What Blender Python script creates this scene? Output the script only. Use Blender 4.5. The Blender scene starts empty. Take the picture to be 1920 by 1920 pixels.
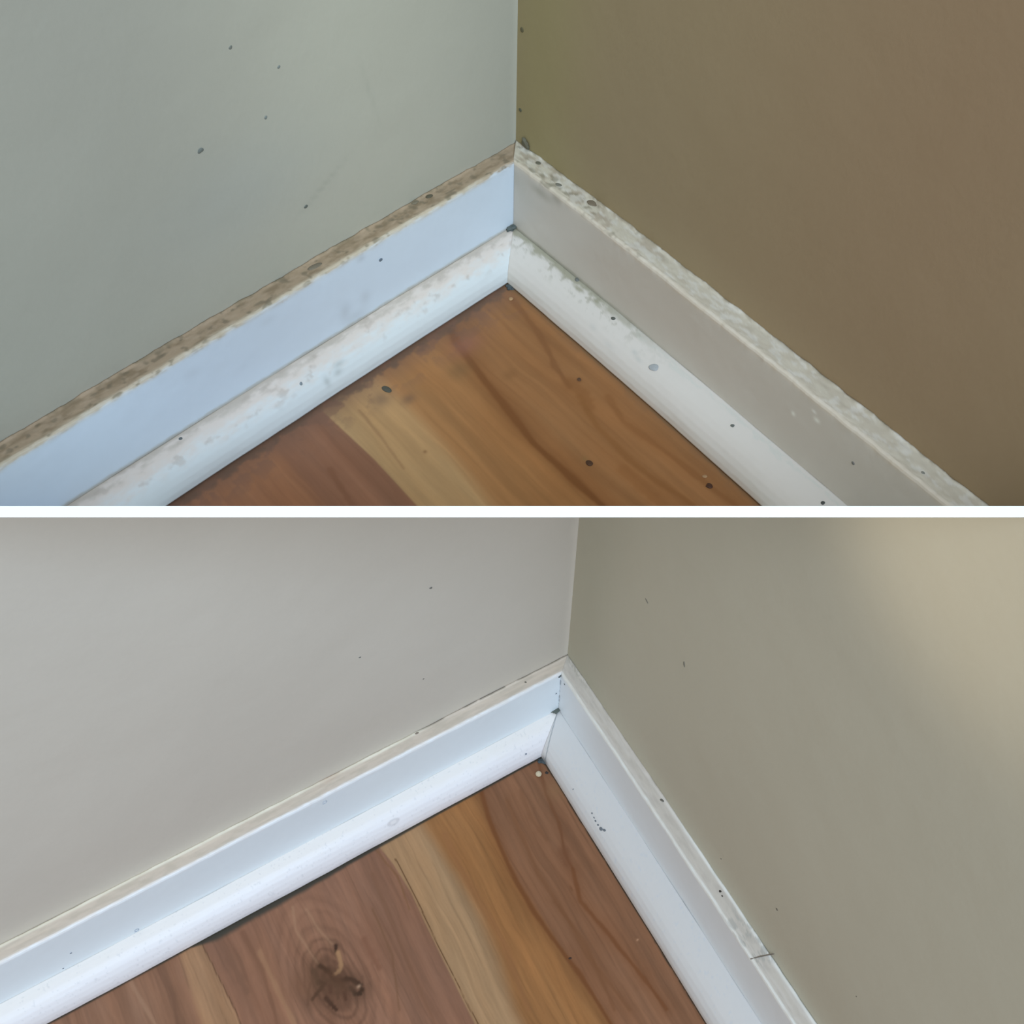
import bpy, bmesh, math, random
import numpy as np
from mathutils import Vector, Matrix

# ------------------------------------------------------------------ camera
CZ = 0.8165                       # camera height above the lower floor
PITCH, ROLL, FPX = 0.8857, 0.01657, 2268.7
cam_d = bpy.data.cameras.new('camera')
cam = bpy.data.objects.new('camera', cam_d)
bpy.context.collection.objects.link(cam)
cam_d.sensor_width = 36.0
cam_d.lens = 36.0 * FPX / 1920.0
cam_d.clip_start = 0.01
cp, sp = math.cos(PITCH), math.sin(PITCH)
cr, sr = math.cos(ROLL), math.sin(ROLL)
R0 = Matrix(((1, 0, 0), (0, sp, cp), (0, -cp, sp)))
RW = Matrix(((cr, sr, 0), (-sr, cr, 0), (0, 0, 1))) @ R0      # world -> camera
cam.matrix_world = Matrix.Translation((0, 0, CZ)) @ RW.transposed().to_4x4()
bpy.context.scene.camera = cam
CAM_RIGHT, CAM_UP, CAM_FWD = Vector(RW[0]), Vector(RW[1]), -Vector(RW[2])

# ------------------------------------------------------------------ world and lights
sc = bpy.context.scene
sc.view_settings.view_transform = 'Standard'
sc.view_settings.look = 'None'
sc.view_settings.exposure = 0.0
sc.view_settings.gamma = 1.0
sc.view_settings.use_curve_mapping = False
w = bpy.data.worlds.new('room_daylight'); sc.world = w; w.use_nodes = True
bg = w.node_tree.nodes['Background']
bg.inputs[0].default_value = (1.0, 0.985, 0.96, 1); bg.inputs[1].default_value = 0.42

def area(name, loc, aim, size, power, col, shape='RECTANGLE', sy=None, spread=math.pi):
    d = bpy.data.lights.new(name, 'AREA'); d.shape = shape; d.size = size
    if shape in ('RECTANGLE', 'ELLIPSE'): d.size_y = sy or size
    d.energy = power; d.color = col; d.spread = spread
    o = bpy.data.objects.new(name, d); bpy.context.collection.objects.link(o)
    o.location = loc
    o.rotation_euler = (Vector(aim) - Vector(loc)).to_track_quat('-Z', 'Y').to_euler()
    return o
def spot(name, loc, aim, deg, power, col, blend=1.0, r=0.02):
    d = bpy.data.lights.new(name, 'SPOT'); d.spot_size = math.radians(deg); d.spot_blend = blend
    d.energy = power; d.color = col; d.shadow_soft_size = r
    o = bpy.data.objects.new(name, d); bpy.context.collection.objects.link(o)
    o.location = loc
    o.rotation_euler = (Vector(aim) - Vector(loc)).to_track_quat('-Z', 'Y').to_euler()
    return o
# daylight from the window on the right falls on the left walls; weak bounce from the left
CAM = Vector((0, 0, CZ)); BACK = -CAM_FWD
LOOK = CAM + CAM_FWD * .95
area('window_daylight', CAM + BACK * 1.9 + CAM_RIGHT * .7, LOOK, .9, 48.0, (0.62, 0.84, 1.12), sy=.9)
spot('added_upper_spot', CAM + BACK * .2 + CAM_RIGHT * .45 + CAM_UP * .30, CAM + CAM_FWD * .75 - CAM_RIGHT * .075 + CAM_UP * .30, 26, 14.5, (.86, 1.0, .96), 1.0, .06)  # added soft spot, brightens the upper left wall near the corner
spot('added_warm_spot', CAM + CAM_FWD * .40 - CAM_RIGHT * .17 - CAM_UP * .07, CAM + CAM_FWD * .43 + CAM_RIGHT * .265 - CAM_UP * .002, 35, 1.25, (1.0, .84, .62), 1.0, .03)  # added unseen spot under the divider for the warm glow on the right wall
area('room_bounce', CAM + BACK * 1.9 - CAM_RIGHT * 1.6, LOOK, 1.3, 14.0, (1.0, 0.97, 0.92), sy=1.1)

# ------------------------------------------------------------------ the two room corners, measured
H = 0.07                                         # skirting height
class Corner: pass
def corner(X, yaw, wa, pA, pB):
    c = Corner(); c.X = np.array([X[0], X[1], X[2] + CZ])
    c.a = np.array([math.cos(yaw), math.sin(yaw), 0.0]); c.b = np.array([math.cos(yaw + wa), math.sin(yaw + wa), 0.0])
    c.na = np.array([-c.a[1], c.a[0], 0.0]); c.nb = np.array([c.b[1], -c.b[0], 0.0])
    c.p = (pA, pB)                               # thickness, quad height, quad depth, ledge slope, wall bow, bow3
    return c
UP = corner((-0.00147, 0.66258, -0.5099), 3.93154, 1.46836,
            (0.01708, 0.02175, 0.03734, -0.0035, 0.0503, -0.02152), (0.01642, 0.02109, 0.03915, -0.0014, 0.1099, -0.08861))
LO = corner((0.04227, 0.47926, -0.8165), 3.69047, 1.53986,
            (0.01316, 0.01953, 0.03238, -0.0037, 0.02964, -0.05098), (0.01354, 0.01967, 0.03929, -0.0036, 0.01848, 0.00347))
ORG = np.array([0, 0, CZ])
UPV = np.array(CAM_UP)                           # normal of the slanted shelf between the two corners
GAP = 0.0018

def frame(c, w):
    d, n = (c.a, c.na) if w == 0 else (c.b, c.nb)
    return d, n, c.p[w][4], c.p[w][5]
def surf(c, w, s, n, z):
    """point on wall w at run s, distance n off the wall, height z (arrays ok)"""
    d, nn, b2, b3 = frame(c, w)
    s, n, z = np.broadcast_arrays(np.asarray(s, float), n, z)
    sb = np.minimum(s, .45); k = 2 * b2 * .45 + 3 * b3 * .45**2
    off = n + b2 * sb**2 + b3 * sb**3 + k * (s - sb)
    return c.X + s[..., None] * d + off[..., None] * nn + z[..., None] * np.array([0, 0, 1.0])
def profiles(c, w):
    t, zq, qq, dw = c.p[w][:4]
    P = [(0, H + dw), (t - .0018, H), (t - .0005, H - .0005), (t, H - .0018), (t, zq)]
    Q = [(t + (qq - t) * math.cos(x), .0012 + (zq - .0012) * math.sin(x)) for x in np.linspace(math.pi / 2, 0, 9)]
    return P, Q
def samp(pts, p):
    pts = np.array(pts); d = np.r_[0, np.cumsum(np.hypot(*np.diff(pts, axis=0).T))]; d /= d[-1]
    return np.interp(p, d, pts[:, 0]), np.interp(p, d, pts[:, 1])
def s_start(c, w, n, n_other):
    """run at which a line at distance n from wall w meets the line n_other off the other wall"""
    M = np.array([c.na[:2], c.nb[:2]])
    rhs = np.array([n, n_other]) if w == 0 else np.array([n_other, n])
    xy = np.linalg.solve(M, rhs)
    d = frame(c, w)[0][:2]
    return d @ xy

# ------------------------------------------------------------------ noise and paint helpers (numpy)
def vnoise(x, y, seed):
    rs = np.random.RandomState(seed); T = rs.rand(256, 256)
    xi = np.floor(x).astype(int); yi = np.floor(y).astype(int); fx = x - xi; fy = y - yi
    fx = fx * fx * (3 - 2 * fx); fy = fy * fy * (3 - 2 * fy)
    g = lambda i, j: T[i & 255, j & 255]
    return (g(xi, yi) * (1 - fx) * (1 - fy) + g(xi + 1, yi) * fx * (1 - fy) + g(xi, yi + 1) * (1 - fx) * fy + g(xi + 1, yi + 1) * fx * fy)
def fbm(x, y, seed, octs=4):
    o = 0; a = 1; t = 0
    for i in range(octs):
        o = o + a * vnoise(x * 2**i + 13.7 * i, y * 2**i + 7.3 * i, seed + i); t += a; a *= .55
    return o / t
def sstep(a, b, x):
    t = np.clip((x - a) / (b - a), 0, 1); return t * t * (3 - 2 * t)
def lin(c):
    c = np.array(c, float) / 255.0
    return np.where(c <= .04045, c / 12.92, ((c + .055) / 1.055) ** 2.4)
def mix(col, c2, m):
    return col * (1 - m[..., None]) + np.asarray(c2) * m[..., None]
def dseg(u, v, pts):
    """distance to a polyline and the run along it 0..1"""
    best = np.full(u.shape, 1e9); run = np.zeros(u.shape); n = len(pts) - 1
    for i in range(n):
        (x0, y0), (x1, y1) = pts[i], pts[i + 1]
        dx, dy = x1 - x0, y1 - y0; L = dx * dx + dy * dy + 1e-12
        t = np.clip(((u - x0) * dx + (v - y0) * dy) / L, 0, 1)
        d = np.hypot(u - x0 - t * dx, v - y0 - t * dy)
        k = d < best; best = np.where(k, d, best); run = np.where(k, (i + t) / n, run)
    return best, run

# ------------------------------------------------------------------ materials
def mat_attr(name, rough=0.5, bump=0.0, bscale=300.0, spec=0.5, vary=0.03, coat=0.0, stretch=None):
    m = bpy.data.materials.new(name); m.use_nodes = True; nt = m.node_tree; N = nt.nodes; L = nt.links
    bs = N['Principled BSDF']; bs.inputs['Roughness'].default_value = rough
    bs.inputs['Specular IOR Level'].default_value = spec; bs.inputs['Coat Weight'].default_value = coat
    at = N.new('ShaderNodeAttribute'); at.attribute_name = 'paint'
    tc = N.new('ShaderNodeTexCoord'); no = N.new('ShaderNodeTexNoise')
    no.inputs['Scale'].default_value = bscale; no.inputs['Detail'].default_value = 4
    L.new(tc.outputs['Object'], no.inputs['Vector'])
    mr = N.new('ShaderNodeMapRange'); mr.inputs['To Min'].default_value = 1 - vary; mr.inputs['To Max'].default_value = 1 + vary
    L.new(no.outputs['Fac'], mr.inputs['Value'])
    mx = N.new('ShaderNodeVectorMath'); mx.operation = 'SCALE'
    L.new(at.outputs['Color'], mx.inputs[0]); L.new(mr.outputs['Result'], mx.inputs['Scale'])
    L.new(mx.outputs['Vector'], bs.inputs['Base Color'])
    if bump:
        bp = N.new('ShaderNodeBump'); bp.inputs['Strength'].default_value = bump; bp.inputs['Distance'].default_value = 0.0004
        L.new(no.outputs['Fac'], bp.inputs['Height']); L.new(bp.outputs['Normal'], bs.inputs['Normal'])
    return m
def mat_flat(name, col, rough=0.6, vary=0.25, scale=900.0):
    m = bpy.data.materials.new(name); m.use_nodes = True; nt = m.node_tree; N = nt.nodes; L = nt.links
    bs = N['Principled BSDF']; bs.inputs['Roughness'].default_value = rough
    no = N.new('ShaderNodeTexNoise'); no.inputs['Scale'].default_value = scale
    tc = N.new('ShaderNodeTexCoord'); L.new(tc.outputs['Object'], no.inputs['Vector'])
    rp = N.new('ShaderNodeValToRGB'); c = lin(col)
    rp.color_ramp.elements[0].color = (*(c * (1 - vary)), 1); rp.color_ramp.elements[1].color = (*np.clip(c * (1 + vary), 0, .95), 1)
    L.new(no.outputs['Fac'], rp.inputs['Fac']); L.new(rp.outputs['Color'], bs.inputs['Base Color'])
    return m
M_wall = mat_attr('matt_wall_paint', .75, .25, 260, .25, .012)
M_gloss = mat_attr('white_trim_paint', .42, .15, 160, .4, .015)
M_floor = mat_attr('laminate_wood', .45, .10, 500, .22, .02)
M_shelf = mat_flat('white_shelf_paint', (250, 250, 250), .6, .01, 40)

# ------------------------------------------------------------------ mesh helpers
def link(me, name, mat, parent=None):
    o = bpy.data.objects.new(name, me); bpy.context.collection.objects.link(o)
    me.materials.append(mat)
    if parent: o.parent = parent
    return o
def structure(o, label):
    o['kind'] = 'structure'; o['label'] = label
    return o
def clip(me, side):
    """saw the mesh off at the slanted shelf: side +1 keeps what is above it"""
    bm = bmesh.new(); bm.from_mesh(me)
    co = Vector(ORG + side * GAP * UPV); no = Vector(UPV) * side
    r = bmesh.ops.bisect_plane(bm, geom=bm.verts[:] + bm.edges[:] + bm.faces[:], plane_co=co, plane_no=no, clear_inner=True, dist=1e-6)
    bm.to_mesh(me); bm.free()
def thicken(me, th):
    """give an open sheet its real thickness, away from the room"""
    o = bpy.data.objects.new('tmp', me); bpy.context.collection.objects.link(o)
    md = o.modifiers.new('t', 'SOLIDIFY'); md.thickness = th; md.offset = -1
    me2 = bpy.data.meshes.new_from_object(o.evaluated_get(bpy.context.evaluated_depsgraph_get()))
    me2.set_sharp_from_angle(angle=.6); nm = me.name; bpy.data.objects.remove(o); bpy.data.meshes.remove(me); me2.name = nm
    return me2
def grid_mesh(name, P, col, closed=False, smooth=True, flip=False):
    """P (m,n,3) grid of points and paint (m,n,3); closed wraps the second axis and caps the ends"""
    m, n = P.shape[:2]
    me = bpy.data.meshes.new(name)
    idx = np.arange(m * n).reshape(m, n)
    j = np.arange(n if closed else n - 1); jn = (j + 1) % n
    q = np.stack([idx[:-1][:, j], idx[1:][:, j], idx[1:][:, jn], idx[:-1][:, jn]], -1).reshape(-1, 4)
    if flip: q = q[:, ::-1]
    faces = q.tolist()
    if closed:
        e0, e1 = idx[0].tolist(), idx[-1].tolist()
        faces += [e0 if not flip else e0[::-1], e1[::-1] if not flip else e1]
    me.from_pydata(P.reshape(-1, 3).tolist(), [], faces)
    at = me.color_attributes.new('paint', 'FLOAT_COLOR', 'POINT')
    c4 = np.concatenate([col.reshape(-1, 3), np.ones((m * n, 1))], 1).astype(np.float32)
    at.data.foreach_set('color', c4.ravel())
    if smooth: me.polygons.foreach_set('use_smooth', [True] * len(me.polygons))
    if closed:
        bm = bmesh.new(); bm.from_mesh(me); bmesh.ops.recalc_face_normals(bm, faces=bm.faces[:]); bm.to_mesh(me); bm.free()
    else:                                        # open sheets face the room
        pl = me.polygons[len(me.polygons) // 2]
        if pl.normal.dot(Vector(ORG) - pl.center) < 0: me.flip_normals()
    return me

# illumination guesses that turn photographed colours into paint albedo
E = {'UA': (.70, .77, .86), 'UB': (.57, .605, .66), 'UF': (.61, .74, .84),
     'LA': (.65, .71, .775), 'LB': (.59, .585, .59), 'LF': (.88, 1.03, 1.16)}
def alb(c, key): return np.clip(lin(c) / np.array(E[key]), .005, .93)

# ------------------------------------------------------------------ walls
def smudge(col, u, v, cu, cv, ru, rv, colr, k, ang=0):
    du, dv = u - cu, v - cv
    x = du * math.cos(ang) + dv * math.sin(ang); y = -du * math.sin(ang) + dv * math.cos(ang)
    m = k * np.exp(-((x / ru) ** 2 + (y / rv) ** 2))
    return mix(col, colr, m)
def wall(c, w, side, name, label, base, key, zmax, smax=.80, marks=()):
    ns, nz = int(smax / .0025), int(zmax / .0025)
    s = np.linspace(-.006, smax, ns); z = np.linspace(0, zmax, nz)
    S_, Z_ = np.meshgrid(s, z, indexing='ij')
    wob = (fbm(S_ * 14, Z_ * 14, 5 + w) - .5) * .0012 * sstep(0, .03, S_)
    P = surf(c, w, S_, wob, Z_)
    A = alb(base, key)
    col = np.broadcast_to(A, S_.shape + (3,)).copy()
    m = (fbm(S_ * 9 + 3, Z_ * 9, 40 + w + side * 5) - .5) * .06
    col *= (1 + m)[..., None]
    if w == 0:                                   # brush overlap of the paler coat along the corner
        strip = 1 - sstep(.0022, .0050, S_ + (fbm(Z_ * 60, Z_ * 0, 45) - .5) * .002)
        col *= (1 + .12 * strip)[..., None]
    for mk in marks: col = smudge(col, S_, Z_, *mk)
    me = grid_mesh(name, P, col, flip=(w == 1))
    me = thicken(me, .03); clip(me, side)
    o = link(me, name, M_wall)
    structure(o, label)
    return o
gA = alb((120, 128, 124), 'UA')
o = wall(UP, 0, 1, 'wall_left', 'grey painted left wall of the upper, mouldy corner', (153, 156, 148), 'UA', .62,
         marks=[(.150, .109, .019, .0011, alb((132, 136, 128), 'UA'), .45, -.48), (.112, .150, .016, .0012, alb((138, 142, 134), 'UA'), .35, 1.35),
                (.20, .13, .05, .03, alb((147, 153, 150), 'UA'), .5, 0)])
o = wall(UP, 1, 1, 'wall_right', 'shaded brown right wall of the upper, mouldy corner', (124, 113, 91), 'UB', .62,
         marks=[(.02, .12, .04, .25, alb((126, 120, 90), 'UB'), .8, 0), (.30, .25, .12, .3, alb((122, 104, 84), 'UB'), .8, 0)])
o = wall(LO, 0, -1, 'wall_left', 'pale grey left wall of the lower, cleaned corner', (172, 171, 165), 'LA', .66)
o = wall(LO, 1, -1, 'wall_right', 'greenish beige right wall of the lower, cleaned corner', (152, 148, 134), 'LB', .74,
         marks=[(.02, .12, .03, .3, alb((140, 138, 124), 'LB'), .6, 0)])

# ------------------------------------------------------------------ floors: wood grain traced in floor coordinates (millimetres)
def floor(c, side, key, label, bands, veins, knots, dirt_gap, umax, vmax, crisp=1.0):
    rings = knots
    st = .0007
    u = np.arange(.0, umax, st); v = np.arange(.0, vmax, st)
    U, V = np.meshgrid(u, v, indexing='ij')
    um, vm = U * 1000, V * 1000
    warp = (fbm(um / 38, vm / 90, 21) - .5) * 9 + (fbm(um / 9, vm / 30, 22) - .5) * 2.0
    for (cu, cv, rr, amp) in knots:
        d2 = ((um - cu) ** 2 + ((vm - cv) * .75) ** 2) / rr ** 2
        warp = warp + amp * np.sign(um - cu + 1e-6) * np.exp(-d2)
    uw = um + warp
    col = np.zeros(U.shape + (3,)); col[:] = alb(bands[0][0], key)
    for (colr, pts, soft, wr) in bands[1:]:
        pts = sorted(pts, key=lambda p: p[1]); b = np.interp(vm, [p[1] for p in pts], [p[0] for p in pts])
        col = mix(col, alb(colr, key), sstep(-soft, soft, um + wr * warp * .35 - b))
    g1 = fbm(uw / 2.2, vm / 55, 31, 5) - .5; g2 = fbm(uw / 7.5, vm / 120, 32, 4) - .5; g3 = fbm(uw / .7, vm / 14, 33, 3) - .5
    tone = 1 + .34 * g1 * crisp + .50 * g2 + .14 * g3 * crisp
    col *= tone[..., None]
    for (cu, cv, rr, amp) in rings:              # grain arching round the knot
        e = np.hypot(um - cu, (vm - cv) * .52) + (fbm(um / 14, vm / 14, 38) - .5) * 5
        m = np.exp(-(e / (rr * 1.9)) ** 2)
        col *= (1 + m * (.50 * (vnoise(e / 1.7, e * 0, 39) - .5) + .25 * (vnoise(e / 5.0, e * 0, 41) - .5)) - .10 * np.exp(-(e / (rr * .7)) ** 2))[..., None]
    red = fbm(uw / 12, vm / 70, 35) - .5
    col *= np.stack([1 + .10 * red, 1 - .02 * red, 1 - .14 * red], -1)
    # crisp thin grain lines
    ln = np.abs(((uw / 6.5 + .8 * fbm(um / 20, vm / 80, 36)) % 1) - .5)
    col *= (1 - .14 * crisp * np.exp(-(ln / .07) ** 2) * sstep(.4, .62, fbm(um / 10, vm / 40, 37)))[..., None]
    for (pts, wd, colr, k, soft) in veins:
        jit = 1.2 if max(p[1] for p in pts) - min(p[1] for p in pts) > 26 else .35
        d, run = dseg(um + (fbm(um / 5, vm / 9, 51) - .5) * jit, vm + (fbm(um / 4, vm / 4, 52) - .5) * jit * .6, pts)
        ww = wd * (.6 + .9 * fbm(run * 9, run * 0, 53))
        m = k * np.exp(-(np.maximum(d - ww * .35, 0) / (ww * .6)) ** 2) * (1 - sstep(.93, 1.05, run) * .0)
        if soft:
            sgn = np.exp(-(d / (ww * 4.5)) ** 2) * soft; col = mix(col, alb(colr, key), sgn)
        col = mix(col, alb(colr, key), np.clip(m, 0, 1))
    for (cu, cv, ru, rv, colr, k) in dirt_gap['spots']:
        col = smudge(col, um, vm, cu, cv, ru, rv, alb(colr, key), k)
    # grime along the upper skirting foot; lower floor: the gap's dark painted in
    qa, qb = c.p[0][2] * 1000, c.p[1][2] * 1000
    X = surf(c, 0, U * 0, 0, 0)  # placeholder shape only
    Pw = c.X + U[..., None] * c.a + V[..., None] * c.b
    rel = Pw - c.X
    nA = (rel @ c.na - c.p[0][4] * U**2 - c.p[0][5] * U**3) * 1000 - qa
    nB = (rel @ c.nb - c.p[1][4] * V**2 - c.p[1][5] * V**3) * 1000 - qb
    for dist, (lim, haze, colr, hz) in ((nA, dirt_gap['A']), (nB, dirt_gap['B'])):
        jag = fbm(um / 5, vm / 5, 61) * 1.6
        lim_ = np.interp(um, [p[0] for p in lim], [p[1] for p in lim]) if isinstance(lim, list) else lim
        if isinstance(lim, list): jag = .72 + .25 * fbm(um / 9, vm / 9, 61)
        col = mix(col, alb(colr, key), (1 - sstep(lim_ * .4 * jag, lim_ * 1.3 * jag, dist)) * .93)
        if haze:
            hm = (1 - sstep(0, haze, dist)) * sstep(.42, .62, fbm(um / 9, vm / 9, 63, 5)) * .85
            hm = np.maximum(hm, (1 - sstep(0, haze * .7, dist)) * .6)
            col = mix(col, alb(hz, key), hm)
    P = Pw.copy()
    me = grid_mesh('floor', P, np.clip(col, .004, .9), flip=False)
    me = thicken(me, .012); clip(me, side)
    o = link(me, 'floor', M_floor)
    structure(o, label)
    return o
floor(UP, 1, 'UF', 'dirty brown laminate floor in the upper corner',
    bands=[((128, 96, 62), None, 0, 0),
           ((137, 104, 66), [(98, 54), (103, 79), (107, 104), (114, 147), (114, 240)], 3, 0),
           ((152, 129, 92), [(154, 74), (157, 119), (161, 165), (163, 230)], 7, .5),
           ((118, 88, 68), [(196, 30), (193, 93), (194, 136), (194, 300)], .7, 0),
           ((128, 94, 68), [(232, 30), (236, 120), (236, 300)], 5, .5)],
    veins=[([(92, 40), (98, 54), (103, 79), (107, 104), (111, 129), (114, 147), (114, 175), (114, 206), (112, 260)], 2.7, (100, 68, 38), .95, .45),
           ([(46, 50), (48, 60), (53, 84), (59, 101), (64, 112), (68, 130)], 2.2, (104, 74, 46), .7, .2),
           ([(66, 128), (66, 140), (70, 150)], 4.5, (110, 78, 46), .6, 0),
           ([(69, 140), (77, 164), (79, 194), (78, 215), (74, 241)], 2.0, (112, 80, 46), .6, .2),
           ([(56, 152), (62, 172), (59, 206), (56, 258)], 2.2, (110, 78, 46), .6, .2),
           ([(87, 197), (88, 229)], 4, (116, 82, 48), .5, 0),
           ([(178, 58), (180, 80), (184, 110)], 1.0, (122, 98, 70), .5, 0),
           ([(217, 82), (222, 111)], 2.0, (104, 74, 54), .6, .2)],
    knots=[],
    dirt_gap={'spots': [(150, 71, 5, 4, (86, 74, 62), .6), (60, 130, 1.5, 1.6, (84, 58, 38), .8), (99, 176, 1.8, 1.8, (110, 95, 60), .4), (112, 74, 8, 7, (100, 82, 54), .55),
                    (95, 60, 12, 8, (124, 88, 74), .6), (163, 60, 6, 6, (92, 78, 66), .6), (167, 109, 1.2, 1.2, (110, 84, 56), .8), (90, 98, 5, 4, (104, 78, 48), .5)],
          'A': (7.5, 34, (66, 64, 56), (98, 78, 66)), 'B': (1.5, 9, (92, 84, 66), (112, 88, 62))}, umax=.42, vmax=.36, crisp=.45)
floor(LO, -1, 'LF', 'clean reddish brown laminate floor with a dark knot in the lower corner',
    bands=[((133, 100, 76), None, 0, 0),
           ((147, 109, 69), [(92, 35), (97, 57), (102, 106), (98, 166), (94, 215), (92, 300)], 2.5, .3),
           ((160, 134, 102), [(141, 41), (138, 79), (136, 114), (139, 146), (145, 179), (148, 300)], 6, .8),
           ((135, 103, 84), [(178, 20), (172, 50), (170, 75), (171, 99), (172, 164), (172, 300)], .6, 0),
           ((155, 126, 98), [(309, 30), (308, 40), (305, 86), (302, 300)], .8, 0),
           ((134, 104, 84), [(324, 30), (326, 75), (328, 300)], 3, .8)],
    veins=[([(90, 30), (92, 35), (97, 57), (100, 79), (102, 106), (102, 130), (100, 148), (98, 166), (96, 183), (95, 208), (94, 260)], 1.7, (110, 72, 42), .9, .40),
           ([(43, 36), (51, 60), (54, 84), (57, 92), (62, 105), (63, 118)], 1.2, (110, 76, 52), .8, .25),
           ([(62, 104), (64, 112)], 4.0, (112, 78, 56), .6, 0),
           ([(63, 118), (70, 140), (66, 163), (63, 186), (60, 207), (58, 229)], 1.5, (112, 74, 46), .8, .3),
           ([(66, 48), (70, 70), (68, 90)], 1.6, (116, 84, 60), .5, .1),
           ([(78, 49), (82, 75), (86, 109), (84, 136), (85, 173), (79, 217)], 1.6, (116, 82, 56), .5, .3),
           ([(86, 131), (82, 167), (88, 212)], 1.4, (114, 80, 54), .5, .2),
           ([(169, 48), (168.6, 75), (169.4, 99), (170.5, 164), (170.5, 260)], .38, (92, 66, 42), .95, 0),
           ([(178, 35), (173, 60), (176, 85)], .7, (118, 88, 60), .6, 0),
           ([(309, 32), (305, 86), (302, 200)], .4, (90, 66, 48), .8, 0),
           ([(130, 50), (132, 82), (130, 134), (137, 183)], 2.6, (138, 100, 66), .5, 0),
           ([(188, 50), (194, 138), (196, 200)], 1.4, (116, 86, 66), .4, .2),
           ([(198, 72), (200, 107), (211, 141)], .8, (112, 84, 62), .5, .15),
           ([(212, 88), (211, 110)], 2.2, (114, 80, 62), .5, .2),
           ([(246, 43), (250, 59), (247, 79), (245, 89)], .8, (158, 128, 104), .5, .15),
           ([(238, 49), (236, 67), (232, 80)], .8, (158, 128, 104), .5, .15),
           ([(277, 60), (276, 90), (273, 125)], 1.6, (160, 128, 100), .6, .1),
           ([(282, 42), (280, 72), (284, 110)], 1.6, (112, 82, 64), .5, .2),
           ([(297, 34), (294, 80)], 2.5, (112, 86, 70), .5, .2),
           ([(340, 30), (338, 60), (342, 90)], 1.5, (108, 82, 66), .5, .2),
           ([(360, 26), (355, 57), (350, 90)], 1.4, (156, 128, 106), .6, .1),
           # the knot
           ([(245, 89), (243, 92), (241, 97), (240, 106)], 1.69, (65, 46, 32), .9, .35),
           ([(238, 104), (231, 107), (228, 112), (227, 117), (230, 118)], 1.50, (60, 43, 30), .95, .3),
           ([(233, 112), (232, 117), (229, 119)], 1.50, (63, 48, 36), .95, .2),
           ([(250, 98), (247, 101), (251, 103), (254, 104), (258, 106)], 1.50, (72, 53, 39), .9, .3),
           ([(238, 113), (239, 117)], 1.50, (75, 49, 37), .8, .2),
           ([(250, 110), (247, 120)], 1.50, (60, 41, 30), .9, .2),
           ([(244, 104), (246, 108)], 1.50, (79, 53, 41), .8, .2),
           ([(250, 90), (251, 99)], 2.00, (84, 65, 49), .7, .2),
           ([(230.4, 82), (232, 85.5)], 1.25, (61, 44, 34), .95, .2),
           ([(231, 87), (232, 94), (234, 98), (239, 99)], 1.50, (166, 134, 100), .8, 0),
           ([(241, 97), (238, 104), (236, 112)], 1.3, (82, 58, 42), .8, .3),
           ([(245, 100), (240, 106), (243, 114)], 1.1, (86, 64, 48), .75, .25),
           ([(233, 105), (229, 109), (226, 114)], 1.3, (64, 46, 34), .9, .2),
           ([(255, 96), (259, 101), (262, 108)], 1.0, (98, 74, 58), .6, .2)],
    knots=[(241, 104, 16, 5.5)],
    dirt_gap={'spots': [(242, 108, 12, 10, (112, 86, 68), .25), (262, 95, 8, 10, (116, 86, 66), .6), (232, 112, 4, 4, (112, 88, 70), .2),
                    (71, 129, .5, 2.0, (104, 70, 44), .8), (50, 182, .8, .6, (196, 160, 130), .8), (228, 114, 1.4, 1.0, (186, 160, 136), .7), (42, 60, 9, 9, (134, 106, 78), .6)],
          'A': ([(30, 1.2), (130, 1.5), (185, 2.6), (235, 5.0), (300, 6.0), (316, .7), (480, .5)], 0, (58, 63, 58), (0, 0, 0)), 'B': (.7, 0, (60, 56, 48), (0, 0, 0))}, umax=.48, vmax=.40)

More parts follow.
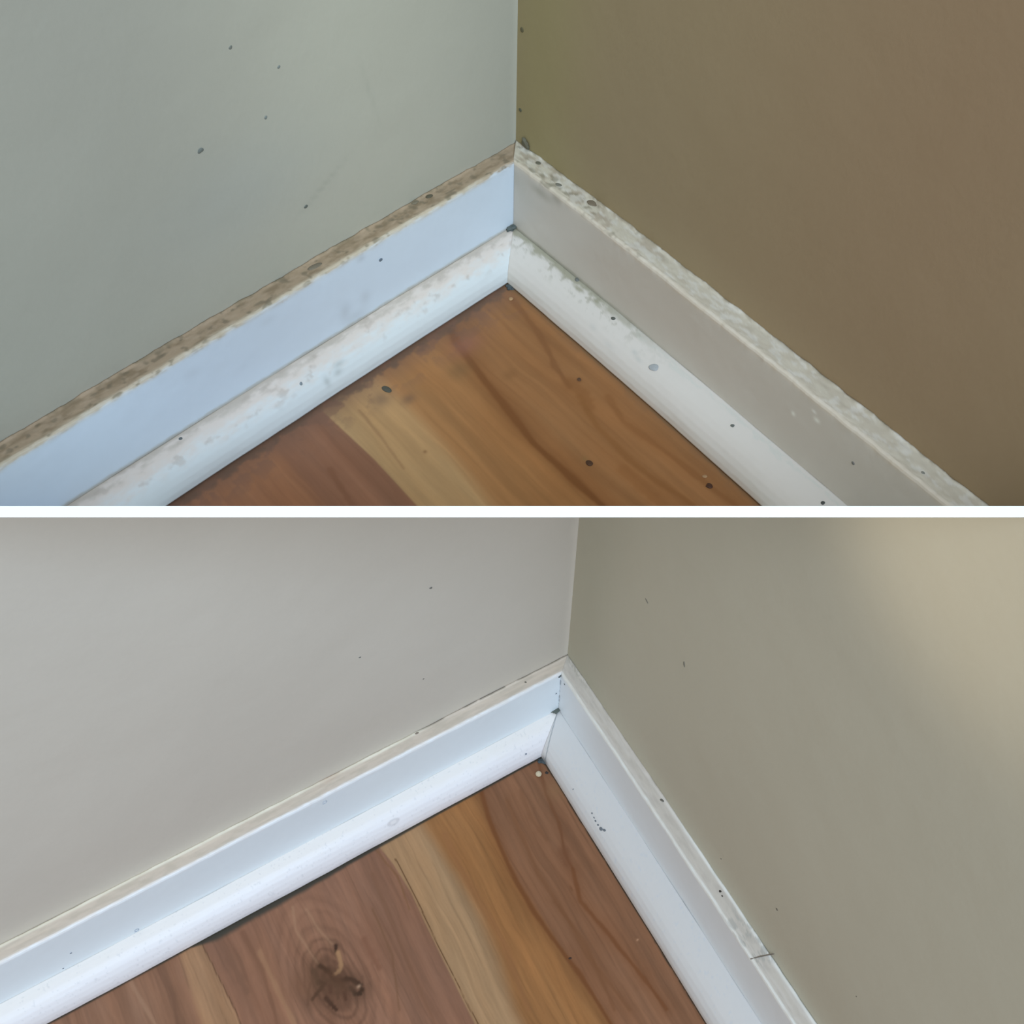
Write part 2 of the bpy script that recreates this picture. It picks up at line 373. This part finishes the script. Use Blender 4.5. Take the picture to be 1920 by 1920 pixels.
# ------------------------------------------------------------------ skirting boards and quarter rounds
def board_paint(c, w, key, kind, S_, p, n, z):
    """paint of the flat board; p is the run down the profile (0 wall ... 1 foot)"""
    sm = S_ * 1000
    t = c.p[w][0]
    pl = t * 1000 / (t * 1000 + (H - c.p[w][1]) * 1000)     # where the ledge ends on the profile
    jag = (fbm(sm / 6, p * 40, 71 + w, 5) - .5) * .09
    ledge = 1 - sstep(pl - .015, pl + .03, p + jag * .8)
    if kind == 'upper':
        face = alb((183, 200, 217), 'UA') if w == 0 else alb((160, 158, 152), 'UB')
        col = np.broadcast_to(face, S_.shape + (3,)).copy()
        n1 = fbm(sm / 9, p * 13, 81 + w, 4); n2 = fbm(sm / 5, p * 20, 83 + w, 3)
        if w == 0:
            lc = mix(np.broadcast_to(alb((149, 135, 117), key), col.shape), alb((123, 110, 91), key), sstep(.36, .72, n1) * .9)
            lc = mix(lc, alb((157, 144, 128), key), sstep(.48, .76, n2) * .5)
            edge = alb((176, 172, 158), key)
        else:
            dirty = 1 - sstep(90, 200, sm)
            lc = mix(np.broadcast_to(alb((162, 158, 146), key), col.shape), alb((142, 134, 121), key), sstep(.40, .62, n1) * (.25 + .65 * dirty))
            lc = mix(lc, alb((176, 176, 172), key), sstep(.5, .65, n2) * .5)
            edge = alb((172, 165, 153), key)
        col = mix(col, [0, 0, 0], ledge * 1.0) + lc * ledge[..., None]
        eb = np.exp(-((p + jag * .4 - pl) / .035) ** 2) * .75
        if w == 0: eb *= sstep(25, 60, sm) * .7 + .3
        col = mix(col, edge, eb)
        # darker specks of mould
        for (sd, sc_, th, k) in ((91, 4.0, .66, .55), (93, 6.5, .68, .6)):
            mk = sstep(th, th + .14, fbm(sm / sc_, p * 70 / sc_, sd + w, 2)) * ledge
            if w == 1: mk *= (1 - sstep(80, 170, sm)) * .9 + .1
            col = mix(col, alb((96, 92, 78), key), mk * k)
        # grime hugging the foot of the board
        ft = sstep(.955, .995, p + jag * .35)
        col = mix(col, alb((150, 150, 142) if w == 0 else (128, 127, 117), key), ft * (.75 if w == 0 else .8 * (1 - sstep(100, 200, sm))))
        if w == 0:
            for (a, b, ra, rb, k) in ((.150, .93, 8, .06, .25), (.158, .80, 4, .1, .28), (.142, .78, 4, .08, .22), (.142, .34, 3, .03, .3), (.262, .47, 6, .05, .12), (.21, .40, 5, .05, .12)):
                col = mix(col, alb((140, 148, 156), key), k * np.exp(-((sm - a * 1000) / ra) ** 2 - ((p - b) / rb) ** 2))
        else:
            for (a, b, ra, rb, k, cc) in ((18, .42, 12, .10, .5, (140, 138, 128)), (45, .36, 10, .05, .6, (126, 124, 112)), (60, .3, 5, .05, .5, (120, 118, 108)), (30, .55, 14, .1, .3, (150, 150, 142)),
                                          (277, .43, 2, .02, .8, (200, 200, 194)), (274, .37, 1.5, .012, .8, (204, 204, 198)), (262, .55, 1.3, .02, .8, (196, 198, 194))):
                col = mix(col, alb(cc, key), k * np.exp(-((sm - a) / ra) ** 2 - ((p - b) / rb) ** 2))
        # dark corner joint
        col = mix(col, alb((112, 116, 108), key), (1 - sstep(.0, .0016, S_ - np.maximum(n, 0) * 1.0)) * .35)
        col = mix(col, alb((122, 116, 100), key), (1 - sstep(.0, .05, p)) * sstep(.45, .6, n1) * .6)
    else:
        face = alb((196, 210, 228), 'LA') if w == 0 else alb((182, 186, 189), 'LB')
        col = np.broadcast_to(face, S_.shape + (3,)).copy()
        n1 = fbm(sm / 9, p * 26, 101 + w, 5); n2 = fbm(sm / 40, p * 30, 103 + w, 4)
        lc = mix(np.broadcast_to(alb((185, 181, 174) if w == 0 else (173, 165, 156), key), col.shape), alb((172, 170, 162) if w == 0 else (161, 153, 145), key), sstep(.4, .7, n1) * .6)
        lc = mix(lc, alb((196, 192, 184) if w == 0 else (182, 175, 168), key), sstep(.55, .7, n2) * .5)
        col = mix(col, [0, 0, 0], ledge) + lc * ledge[..., None]
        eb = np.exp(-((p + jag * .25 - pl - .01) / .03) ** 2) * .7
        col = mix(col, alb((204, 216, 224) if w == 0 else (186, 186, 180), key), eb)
        if w == 0:
            # dark cracks where the sealant has let go of the wall, thin bright bead further out
            ck = (1 - sstep(.006, .022, p + jag * .12)) * sstep(.42, .5, fbm(sm / 16, sm * 0, 111)) * (1 - sstep(118, 140, sm))
            col = mix(col, alb((92, 88, 78), key), ck * .85)
            bd = (1 - sstep(.02, .05, p + jag * .1)) * sstep(110, 135, sm)
            col = mix(col, alb((212, 208, 198), key), bd * .7)
            hole = np.exp(-((sm - 192) / 8) ** 2) * (1 - sstep(.0, .09, p + jag))
            col = mix(col, alb((176, 164, 152), key), hole * .8)
        else:
            bd = (1 - sstep(.015, .05, p + jag * .1)) * sstep(120, 170, sm)
            col = mix(col, alb((204, 202, 190), key), bd * .7)
            rough = sstep(.55, .62, fbm(sm / 4, p * 40, 115, 4)) * ledge * sstep(205, 225, sm) * (1 - sstep(246, 258, sm))
            col = mix(col, alb((142, 140, 134), key), rough * .6)
            top = (1 - sstep(.0, .12, p)) * (1 - sstep(15, 45, sm)) * sstep(.45, .6, fbm(sm / 1.6, p * 60, 117, 3))
            col = mix(col, alb((128, 124, 112), key), top * .6)
        jn = np.maximum(0, 1 - np.abs(S_ - n) / .0016) * sstep(.5, .64, fbm(p * 26, p * 0, 121, 3)) * (p > pl)
        col = mix(col, alb((98, 108, 114), key), np.clip(jn, 0, 1) * .8)
    return np.clip(col, .004, .93)
def quad_paint(c, w, key, kind, S_, p, n, z):
    sm = S_ * 1000
    jag = (fbm(sm / 7, p * 12, 131 + w, 5) - .5)
    if kind == 'upper':
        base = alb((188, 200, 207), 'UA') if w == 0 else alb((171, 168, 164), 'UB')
        col = np.broadcast_to(base, S_.shape + (3,)).copy()
        n1 = fbm(sm / 6, p * 9, 141 + w, 5)
        if w == 0:
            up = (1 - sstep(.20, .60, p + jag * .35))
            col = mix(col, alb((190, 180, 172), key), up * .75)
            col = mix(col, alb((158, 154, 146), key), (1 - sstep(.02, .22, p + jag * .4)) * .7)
            mk = sstep(.60, .80, fbm(sm / 6, p * 7, 143, 3)) * (1 - sstep(.4, .7, p))
            col = mix(col, alb((158, 152, 146), key), mk * .5)
            for (a, b, ra, rb) in ((180, .62, 3, .06), (189, .66, 2, .1), (177, .5, 4, .05)):
                col = mix(col, alb((148, 158, 160), key), .6 * np.exp(-((sm - a) / ra) ** 2 - ((p - b) / rb) ** 2))
        else:
            near = 1 - sstep(90, 190, sm)
            col = mix(col, alb((128, 126, 112), key), (1 - sstep(.06, .22, p + jag * .35)) * near * .95)
            mk = sstep(.60, .70, fbm(sm / 3.2, p * 9, 145, 3)) * (1 - sstep(.1, .5, p)) * near
            col = mix(col, alb((124, 122, 108), key), mk * .7)
            col = mix(col, alb((168, 169, 164), key), sstep(.58, .9, p + jag * .1) * .45)
            rim = np.exp(-((p - .10 + jag * .25) / .03) ** 2) * (1 - near)
            col = mix(col, alb((160, 164, 160), key), rim * .5)
            for (a, b, ra, rb, k) in ((118, .53, 3, .05, .35), (152, .40, 2.4, .04, .6), (157, .45, 3, .04, .5), (135, .60, 5, .05, .3)):
                col = mix(col, alb((150, 152, 150), key), k * np.exp(-((sm - a) / ra) ** 2 - ((p - b) / rb) ** 2))
        jn = np.maximum(0, 1 - np.abs(S_ - n) / .0010)
        col = mix(col, alb((120, 122, 112), key), jn * .55)
    else:
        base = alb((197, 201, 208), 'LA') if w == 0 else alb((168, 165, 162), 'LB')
        col = np.broadcast_to(base, S_.shape + (3,)).copy()
        if w == 0:
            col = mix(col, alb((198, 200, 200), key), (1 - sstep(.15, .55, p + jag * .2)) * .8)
            ring = np.abs(np.hypot((sm - 161) / 4.4, (p - .56) / .075) - .8)
            col = mix(col, alb((168, 170, 176), key), .6 * (1 - sstep(.15, .45, ring)))
            col = mix(col, alb((184, 184, 186), key), .5 * np.exp(-((sm - 161) / 3) ** 2 - ((p - .56) / .04) ** 2))
        mk = sstep(.76, .80, fbm(sm / 1.4, p * 16, 147 + w, 2)) * (.5 if w == 0 else .6)
        col = mix(col, alb((150, 156, 164), key), mk * .5)
        jn = np.maximum(0, 1 - np.abs(S_ - n) / .0007)
        col = mix(col, alb((84, 92, 98), key), jn * .85)
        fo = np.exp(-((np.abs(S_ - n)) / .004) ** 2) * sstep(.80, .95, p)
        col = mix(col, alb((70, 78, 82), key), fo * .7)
    return np.clip(col, .004, .93)

def moulding(c, w, side, kind, part, name, label, send, key):
    P0, Q0 = profiles(c, w); P1, Q1 = profiles(c, 1 - w)
    pts, oth = (P0, P1) if part == 'board' else (Q0, Q1)
    npf = 70 if part == 'board' else 44
    p = np.linspace(0, 1, npf)
    if part == 'board':                          # keep the rounded edge crisp
        t = c.p[w][0]; pl = t / (t + H - c.p[w][1]); p = np.sort(np.r_[p, np.linspace(pl - .05, pl + .02, 14)])
    n, z = samp(pts, p); no_, zo_ = samp(oth, p)
    # where the mitre starts: match the two profiles by height for the board top, else by run
    s0 = np.array([s_start(c, w, n[i], no_[i]) for i in range(len(p))])
    K = int(send / .0008); tau = np.linspace(0, 1, K)
    S_ = s0[None, :] + (send - s0[None, :]) * tau[:, None]
    Pp = np.broadcast_to(p, S_.shape); N_ = np.broadcast_to(n, S_.shape); Z_ = np.broadcast_to(z, S_.shape)
    paint = (board_paint if part == 'board' else quad_paint)(c, w, key, kind, S_, Pp, N_, Z_)
    # hand painted surface: gentle waves, lumps along the ledge and its edge
    sm = S_ * 1000; away = sstep(0, .006, S_ - s0[None, :])
    dz = np.zeros_like(S_); dn = (fbm(sm / 30, Pp * 3, 151 + w) - .5) * .0006 * away
    if part == 'board':
        lump = 1 - sstep(.20, .32, Pp)
        amp = .0007 if kind == 'upper' else .00035
        dz = (fbm(sm / 5, Pp * 30, 153 + w, 4) - .5) * amp * lump
        edge = np.exp(-((Pp - .25) / .05) ** 2)
        dn = dn + (fbm(sm / 6, sm * 0, 155 + w, 4) - .5) * (.0012 if kind == 'upper' else .0004) * edge * away
        back = 1 - sstep(0, .04, Pp)             # bead of sealant against the wall
        dz = dz + back * (.0006 + .0014 * (fbm(sm / 9, sm * 0, 157 + w, 4) - .5)) * (1.2 if kind == 'upper' else .9)
    N2 = N_ + dn; Z2 = Z_ + dz
    front = surf(c, w, S_, N2, Z2)
    # close the solid at the back
    if part == 'board': back_pts = [(n[-1], 0.002), (0.0, 0.002)]
    else: back_pts = [(c.p[w][0] + .0001, .0012)]
    extra = []
    for bn, bz in back_pts:
        so = s_start(c, w, bn, (c.p[1 - w][0] if bn > 0 else 0)); ss = so + (send - so) * tau
        extra.append(surf(c, w, ss, bn, bz)[:, None, :])
    G = np.concatenate([front] + extra, 1)
    C = np.concatenate([paint] + [paint[:, -1:, :]] * len(extra), 1)
    me = grid_mesh(name, G, C, closed=True, flip=(w == 0))
    clip(me, side)
    o = link(me, name, M_gloss)
    structure(o, label)
    return o
moulding(UP, 0, 1, 'upper', 'board', 'baseboard_left', 'blue white left skirting board with mould along its ledge, upper corner', .50, 'UA')
moulding(UP, 1, 1, 'upper', 'board', 'baseboard_right', 'grey white right skirting board with mouldy ledge, upper corner', .50, 'UB')
moulding(UP, 0, 1, 'upper', 'quad', 'trim_1', 'rounded white moulding at the foot of the upper left skirting', .50, 'UA')
moulding(UP, 1, 1, 'upper', 'quad', 'trim_2', 'rounded speckled moulding at the foot of the upper right skirting', .50, 'UB')
moulding(LO, 0, -1, 'lower', 'board', 'baseboard_left', 'clean white left skirting board with cracked sealant line, lower corner', .54, 'LA')
moulding(LO, 1, -1, 'lower', 'board', 'baseboard_right', 'clean white right skirting board with beige ledge, lower corner', .54, 'LB')
moulding(LO, 0, -1, 'lower', 'quad', 'trim_3', 'clean rounded white moulding above the dark floor gap, lower left', .54, 'LA')
moulding(LO, 1, -1, 'lower', 'quad', 'trim_4', 'clean rounded white moulding beside the planks, lower right', .54, 'LB')

# ------------------------------------------------------------------ white slanted shelf that separates the two corners
def shelf():
    me = bpy.data.meshes.new('trim_5'); bm = bmesh.new()
    d0, d1 = .385, 1.25; hw = 1.0
    th = .5 * 21 / FPX * d0
    r, f, u = CAM_RIGHT, CAM_FWD, CAM_UP; o0 = Vector(ORG)
    vs = []
    for d in (d0, d1):
        for sx, su in ((-1, -1), (1, -1), (1, 1), (-1, 1)):
            vs.append(bm.verts.new(o0 + f * d + r * sx * hw + u * (su * th + .00008)))
    for q in ((0, 1, 2, 3), (7, 6, 5, 4), (4, 5, 1, 0), (5, 6, 2, 1), (6, 7, 3, 2), (7, 4, 0, 3)):
        bm.faces.new([vs[i] for i in q])
    bmesh.ops.recalc_face_normals(bm, faces=bm.faces[:])
    bmesh.ops.bevel(bm, geom=bm.edges[:], offset=.0002, segments=2, affect='EDGES')
    bm.to_mesh(me); bm.free()
    o = link(me, 'trim_5', M_shelf)
    structure(o, 'narrow white divider between the two room corners')
shelf()

# ------------------------------------------------------------------ small things: crumbs, specks, fluff, a bristle
def basis(c, where, a, b):
    """point, outward normal and along-direction of a place on a surface"""
    if where == 'floor':
        return c.X + a * c.a + b * c.b, np.array([0, 0, 1.0]), c.b
    w_ = 0 if where[-1] == 'A' else 1
    if where.startswith('wall'):
        f_ = lambda s, q: surf(c, w_, s, 0.0, q)
    else:
        P, Q = profiles(c, w_); pr = P if where.startswith('board') else Q
        f_ = lambda s, q: surf(c, w_, s, *samp(pr, q))
    e = .002
    p0 = f_(a, b); ds = f_(a + e, b) - f_(a - e, b); dq = f_(a, min(b + e * 5, 1)) - f_(a, max(b - e * 5, 0))
    nn = np.cross(ds, dq); nn /= np.linalg.norm(nn)
    if nn @ (ORG - p0) < 0: nn = -nn
    return p0, nn, ds / np.linalg.norm(ds)
MC = {}
def cmat(col):
    if col not in MC: MC[col] = mat_flat('crumb_%s' % len(MC), col, .7, .18)
    return MC[col]
def blob(name, c, where, a, b, size, col, label, cat, aspect=1.0, turn=0.0, h=.35, seed=1, lift=0.0, group=None, rough=.25):
    """an irregular crumb seated on its surface; size = radius in mm"""
    p0, nn, al = basis(c, where, a, b)
    me = bpy.data.meshes.new(name); bm = bmesh.new()
    bmesh.ops.create_icosphere(bm, subdivisions=4 if rough > .4 else 3, radius=1.0)
    rs = np.random.RandomState(seed); K = rs.randn(6, 3) * 1.6; ph = rs.rand(6) * 6
    for v in bm.verts:
        d = np.array(v.co); r = 1 + rough * sum(math.sin(K[i] @ d + ph[i]) for i in range(6)) / 3
        if rough > .4: r += rough * .6 * sum(math.sin(3.1 * (K[i] @ d) + 2 * ph[i]) for i in range(6)) / 3
        v.co = Vector((d[0] * r * aspect, d[1] * r, max(d[2] * r * h, -h * .5)))
        v.co *= size * .001
    for f_ in bm.faces: f_.smooth = True
    bm.to_mesh(me); bm.free()
    o = link(me, name, cmat(col))
    z = Vector(nn); x = Vector(al); x = (x - z * x.dot(z)).normalized(); y = z.cross(x)
    M = Matrix((x, y, z)).transposed() @ Matrix.Rotation(turn, 3, 'Z')
    o.matrix_world = Matrix.Translation(Vector(p0 + nn * (size * .001 * h * .42 + lift))) @ M.to_4x4()
    o['label'] = label; o['category'] = cat
    if group: o['group'] = group
    return o
# upper, mouldy corner
blob('paint_crumb', UP, 'floor', .0466, .0494, 1.5, (176, 138, 96), 'pale crumb on the floor in the tip of the upper corner', 'crumb', seed=3)
blob('dirt_crumb', UP, 'floor', .1555, .0559, 1.9, (80, 76, 62), 'long dark grey crumb beside the upper left moulding', 'crumb', 1.8, .2, seed=4)
blob('dirt_crumb', UP, 'floor', .0992, .1802, 1.7, (78, 48, 24), 'dark brown crumb on the dark grain line of the upper floor', 'crumb', 1.1, seed=5)
blob('dirt_crumb', UP, 'floor', .0577, .2385, 1.8, (74, 42, 22), 'dark brown crumb nearest the upper right moulding, low on the floor', 'crumb', 1.15, .6, seed=6)
blob('paint_crumb', UP, 'floor', .0545, .232, 1.1, (170, 132, 92), 'tiny pale crumb beside the lower right dark crumb, upper floor', 'crumb', 1.4, .9, seed=7)
blob('dirt_crumb', UP, 'floor', .0598, .1299, 1.1, (92, 62, 38), 'small brown crumb between the grain lines near the upper right moulding', 'crumb', 1.1, seed=8)
blob('dust_clump', UP, 'wallB', .0105, .0712, 2.8, (104, 100, 82), 'grey dust clump in the wall corner above the mouldy ledges', 'dust', 1.25, -.5, .45, seed=9, rough=.5)
blob('dust_clump', UP, 'quadA', .021, .03, 2.9, (88, 94, 88), 'dark dust clump where the two upper mouldings meet the boards', 'dust', 1.4, .2, .5, lift=.0004, seed=10, rough=.5)
blob('dust_clump', UP, 'floor', .0405, .0415, 2.6, (70, 78, 78), 'dark dust clump at the floor end of the upper mitre joint', 'dust', 1.0, 0, .5, seed=12, rough=.5)
blob('mould_spot', UP, 'boardA', .077, .06, 1.9, (92, 86, 68), 'round dark mould spot on the upper left ledge', 'mould', 1.2, .4, .3, seed=13)
blob('mould_spot', UP, 'boardA', .087, .04, 1.8, (122, 112, 92), 'fainter mould spot just left of the round dark one', 'mould', 1.2, 0, .3, seed=14)
blob('mould_spot', UP, 'boardA', .168, .117, 2.2, (122, 112, 94), 'long brown mould spot on the upper left ledge, halfway along', 'mould', 2.0, 0, .25, seed=15)
blob('fly_speck', UP, 'boardA', .128, .4716, 1.1, (104, 116, 126), 'dark speck alone on the face of the blue white skirting', 'speck', 1.2, seed=16)
blob('fly_speck', UP, 'wallA', .219, .1647, 1.35, (116, 120, 112), 'largest dark speck on the upper left wall', 'speck', 1.1, seed=17, h=.25)
blob('fly_speck', UP, 'wallA', .163, .1025, 1.1, (98, 102, 94), 'dark speck at the end of a faint scratch, upper left wall', 'speck', 1.1, seed=18, h=.25)
blob('fly_speck', UP, 'wallA', .192, .2076, .95, (122, 124, 114), 'small speck nearest the top of the upper left wall', 'speck', 1.1, seed=19, h=.25)
blob('fly_speck', UP, 'wallA', .167, .1872, .8, (122, 128, 122), 'small speck right of and below the topmost one, upper left wall', 'speck', 1.1, seed=20, h=.25)
blob('fly_speck', UP, 'wallA', .179, .1647, .7, (126, 132, 126), 'faint speck on the upper left wall, middle of its specks', 'speck', 1.1, seed=21, h=.25)
blob('fly_speck', UP, 'wallB', .004, .0918, 1.3, (92, 92, 72), 'dark speck in the corner above the dust clump', 'speck', 1.0, seed=22, h=.25)
blob('fly_speck', UP, 'wallB', .004, .1443, 1.3, (104, 98, 70), 'brown speck high in the upper wall corner', 'speck', 1.2, seed=23, h=.25)
blob('fly_speck', UP, 'quadB', .124, .17, 1.25, (88, 88, 78), 'darkest speck on the upper right moulding', 'speck', 1.2, .4, seed=24)
blob('fly_speck', UP, 'quadB', .231, .26, 1.0, (104, 106, 98), 'small dark speck halfway down the upper right moulding', 'speck', 1.1, seed=25)
blob('fly_speck', UP, 'quadB', .300, .25, 1.0, (72, 72, 66), 'black speck at the bottom of the upper right moulding', 'speck', 1.1, seed=26)
blob('fly_speck', UP, 'quadB', .084, .03, 1.3, (112, 112, 104), 'grey speck where the right board and moulding meet', 'speck', 1.3, seed=27)
blob('dirt_smear', UP, 'quadB', .169, .375, 2.2, (172, 173, 170), 'wide grey smear on the upper right moulding', 'smear', 1.5, .3, .15, seed=28)
blob('fly_speck', UP, 'quadA', .280, .10, 1.05, (96, 100, 98), 'dark speck on the upper left moulding near the photo edge', 'speck', 1.0, seed=29)
blob('fly_speck', UP, 'quadA', .204, .438, .9, (130, 138, 140), 'faint grey speck on the upper left moulding', 'speck', 1.0, seed=30)
for i, (s_, p_, r_, cc, lb) in enumerate((
        (.053, .147, 1.7, (124, 120, 106), 'grey green mould spot on the upper right ledge'),
        (.028, .074, 1.6, (110, 106, 88), 'mould spot at the start of the upper right ledge'),
        (.079, .074, 2.4, (126, 112, 92), 'long brown mould spot by the wall on the upper right ledge'),
        (.339, .15, .9, (140, 138, 126), 'tiny speck far down the upper right ledge'))):
    blob('mould_spot', UP, 'boardB', s_, p_, r_, cc, lb, 'mould', 1.5 if i == 2 else 1.1, 0, .2, seed=40 + i)
blob('fly_speck', UP, 'boardB', .305, .55, .8, (118, 116, 110), 'small speck on the face of the upper right board', 'speck', 1.0, seed=45)

# lower, cleaned corner
bd = blob('bead', LO, 'floor', .0478, .0433, 2.3, (206, 190, 158), 'round cream bead on the wood floor in the tip of the lower corner', 'bead', 1.0, 0, .8, seed=50, rough=.03)
blob('dirt_crumb', LO, 'floor', .0419, .0452, 1.0, (52, 44, 38), 'black crumb right beside the cream bead', 'crumb', 1.3, .7, seed=51)
blob('dirt_crumb', LO, 'floor', .0964, .1693, .7, (60, 36, 22), 'tiny dark crumb on the main grain line of the lower floor', 'crumb', 1.4, 1.2, seed=52)
blob('dust_clump', LO, 'quadA', .0165, .02, 1.9, (92, 98, 90), 'dark dust clump where the lower mouldings meet the boards', 'dust', 1.4, .1, .6, lift=.0006, seed=53, rough=.55)
blob('dust_clump', LO, 'floor', .0405, .0350, 2.2, (66, 74, 76), 'dark broken corner of filler at the floor, lower mitre joint', 'dust', 1.3, .5, .35, seed=54, rough=.55)
blob('fly_speck', LO, 'boardA', .015, .2475, 1.2, (96, 104, 104), 'dark speck at the top of the lower mitre joint', 'speck', 1.2, .5, seed=55)
blob('fly_speck', LO, 'boardB', .019, .314, .7, (86, 92, 88), 'small dark speck just right of the lower mitre joint', 'speck', 1.0, seed=56)
blob('fly_speck', LO, 'boardA', .017, .595, .8, (92, 102, 112), 'narrow speck midway down the lower mitre joint', 'speck', .8, seed=57)
blob('fly_speck', LO, 'boardA', .039, .09, .8, (112, 108, 98), 'speck on the lower left ledge near the corner', 'speck', 1.0, seed=58)
blob('fly_speck', LO, 'boardB', .13, .0502, 1.0, (112, 108, 98), 'single speck on the lower right ledge', 'speck', 1.4, .3, seed=59)
blob('fly_speck', LO, 'boardB', .2005, .0769, .85, (58, 52, 46), 'upper of two black dots on the lower right ledge', 'speck', 1.0, seed=60)
blob('fly_speck', LO, 'boardB', .2035, .0905, .65, (80, 72, 64), 'lower of two black dots on the lower right ledge', 'speck', 1.0, seed=61)
blob('scuff_mark', LO, 'wallB', .119, .2205, 2.3, (124, 122, 112), 'upright grey scuff on the lower right wall', 'scuff', .3, .25, .08, seed=62)
blob('scuff_mark', LO, 'wallB', .077, .2312, 1.9, (134, 132, 120), 'short slanting scuff near the top of the lower right wall', 'scuff', .35, 1.1, .08, seed=63)
blob('fly_speck', LO, 'wallB', .239, .1197, .8, (112, 108, 96), 'tiny speck on the lower right wall above the ledge', 'speck', 1.0, seed=64, h=.25)
blob('fly_speck', LO, 'wallB', .304, .1443, .95, (92, 90, 80), 'dark speck at the bottom of the lower right wall', 'speck', .7, seed=65, h=.25)
blob('fly_speck', LO, 'wallB', .189, .0897, .8, (128, 124, 112), 'faint speck close above the lower right ledge', 'speck', .5, seed=66, h=.2)
blob('fly_speck', LO, 'wallA', .106, .2247, .85, (118, 116, 108), 'highest speck on the lower left wall', 'speck', 1.2, seed=67, h=.25)
blob('fly_speck', LO, 'wallA', .116, .1293, .75, (90, 88, 80), 'dark speck just above the lower left ledge', 'speck', 1.0, seed=68, h=.25)
blob('fly_speck', LO, 'wallA', .157, .1883, .6, (112, 112, 106), 'tiny speck in the middle of the lower left wall', 'speck', 1.3, seed=69, h=.25)
blob('scuff_mark', LO, 'wallA', .236, .3084, 1.6, (152, 152, 144), 'faint scuff at the left of the lower left wall', 'scuff', .6, 0, .06, seed=70)
blob('fly_speck', LO, 'boardA', .125, .02, 1.1, (134, 122, 110), 'brown speck on the sealant line, lower left', 'speck', 1.4, seed=71)
blob('fly_speck', LO, 'boardA', .383, .716, .6, (138, 146, 156), 'tiny speck at the far left of the lower left board', 'speck', 1.2, seed=72)
blob('fly_speck', LO, 'boardA', .392, .95, .55, (118, 124, 132), 'smallest speck at the far left, above the lower moulding', 'speck', 1.0, seed=73)
SCR = ['topmost fleck of the scratch trail, lower right moulding', 'second fleck from the top of the scratch trail', 'third fleck from the top of the scratch trail',
       'fleck touching the large one in the scratch trail', 'largest dark fleck at the end of the scratch trail', 'last fleck beside the largest, right end of the scratch trail']
for i, (s_, p_, r_) in enumerate(((.095, .599, .55), (.0985, .612, .5), (.101, .625, .55), (.1045, .62, .6), (.108, .612, 1.1), (.1105, .565, .8))):
    blob('scratch_speck', LO, 'quadB', s_, p_, r_, (112, 118, 122), SCR[i], 'speck', 1.5, .2, .2, seed=80 + i, group='flecks of the scratch trail')
blob('fly_speck', LO, 'quadB', .072, .666, .6, (140, 146, 150), 'faint speck above the scratch trail, lower right moulding', 'speck', .7, seed=88)
blob('fly_speck', LO, 'quadA', .052, .629, .7, (128, 136, 146), 'small speck near the mitre on the lower left moulding', 'speck', 1.0, seed=89)

def tube(name, pts, r, mat, label, cat):
    cu = bpy.data.curves.new(name, 'CURVE'); cu.dimensions = '3D'; cu.bevel_depth = r; cu.bevel_resolution = 3; cu.use_fill_caps = True
    spn = cu.splines.new('BEZIER'); spn.bezier_points.add(len(pts) - 1)
    for bp_, p in zip(spn.bezier_points, pts):
        bp_.co = p; bp_.handle_left_type = bp_.handle_right_type = 'AUTO'
    me_o = bpy.data.objects.new('tmp', cu); bpy.context.collection.objects.link(me_o)
    dg = bpy.context.evaluated_depsgraph_get()
    me = bpy.data.meshes.new_from_object(me_o.evaluated_get(dg)); bpy.data.objects.remove(me_o)
    o = link(me, name, mat); o['label'] = label; o['category'] = cat
    return o
p0, n0, _ = basis(LO, 'boardB', .245, .215); p1, n1, _ = basis(LO, 'boardB', .248, .02)
p2 = surf(LO, 1, .2500, .0006, H + .0035)
tube('brush_bristle', [Vector(p0 + n0 * .0006), Vector((p0 + p1) / 2 + n1 * .0009), Vector(p1 + np.array([0, 0, .0012])), Vector(p2)], .00033,
     mat_flat('bristle_brown', (120, 110, 98), .6), 'short brown bristle lying across the lower right ledge', 'bristle')

def ring(name, c, where, a, b, r, col, label):
    p0, nn, al = basis(c, where, a, b)
    x = Vector(al); z = Vector(nn); y = z.cross(x)
    pts = [Vector(p0) + z * .0001 + (x * math.cos(t) * 1.1 + y * math.sin(t)) * r for t in np.linspace(.3, 5.6, 12)]
    return tube(name, pts, .00022, cmat(col), label, 'paint blister')
ring('paint_blister', LO, 'boardA', .343, .955, .0014, (160, 170, 184), 'small ring shaped blister low on the left board, lower corner')
ring('paint_blister', LO, 'boardA', .202, .33, .0015, (168, 178, 192), 'ring shaped blister under the left ledge, lower corner')
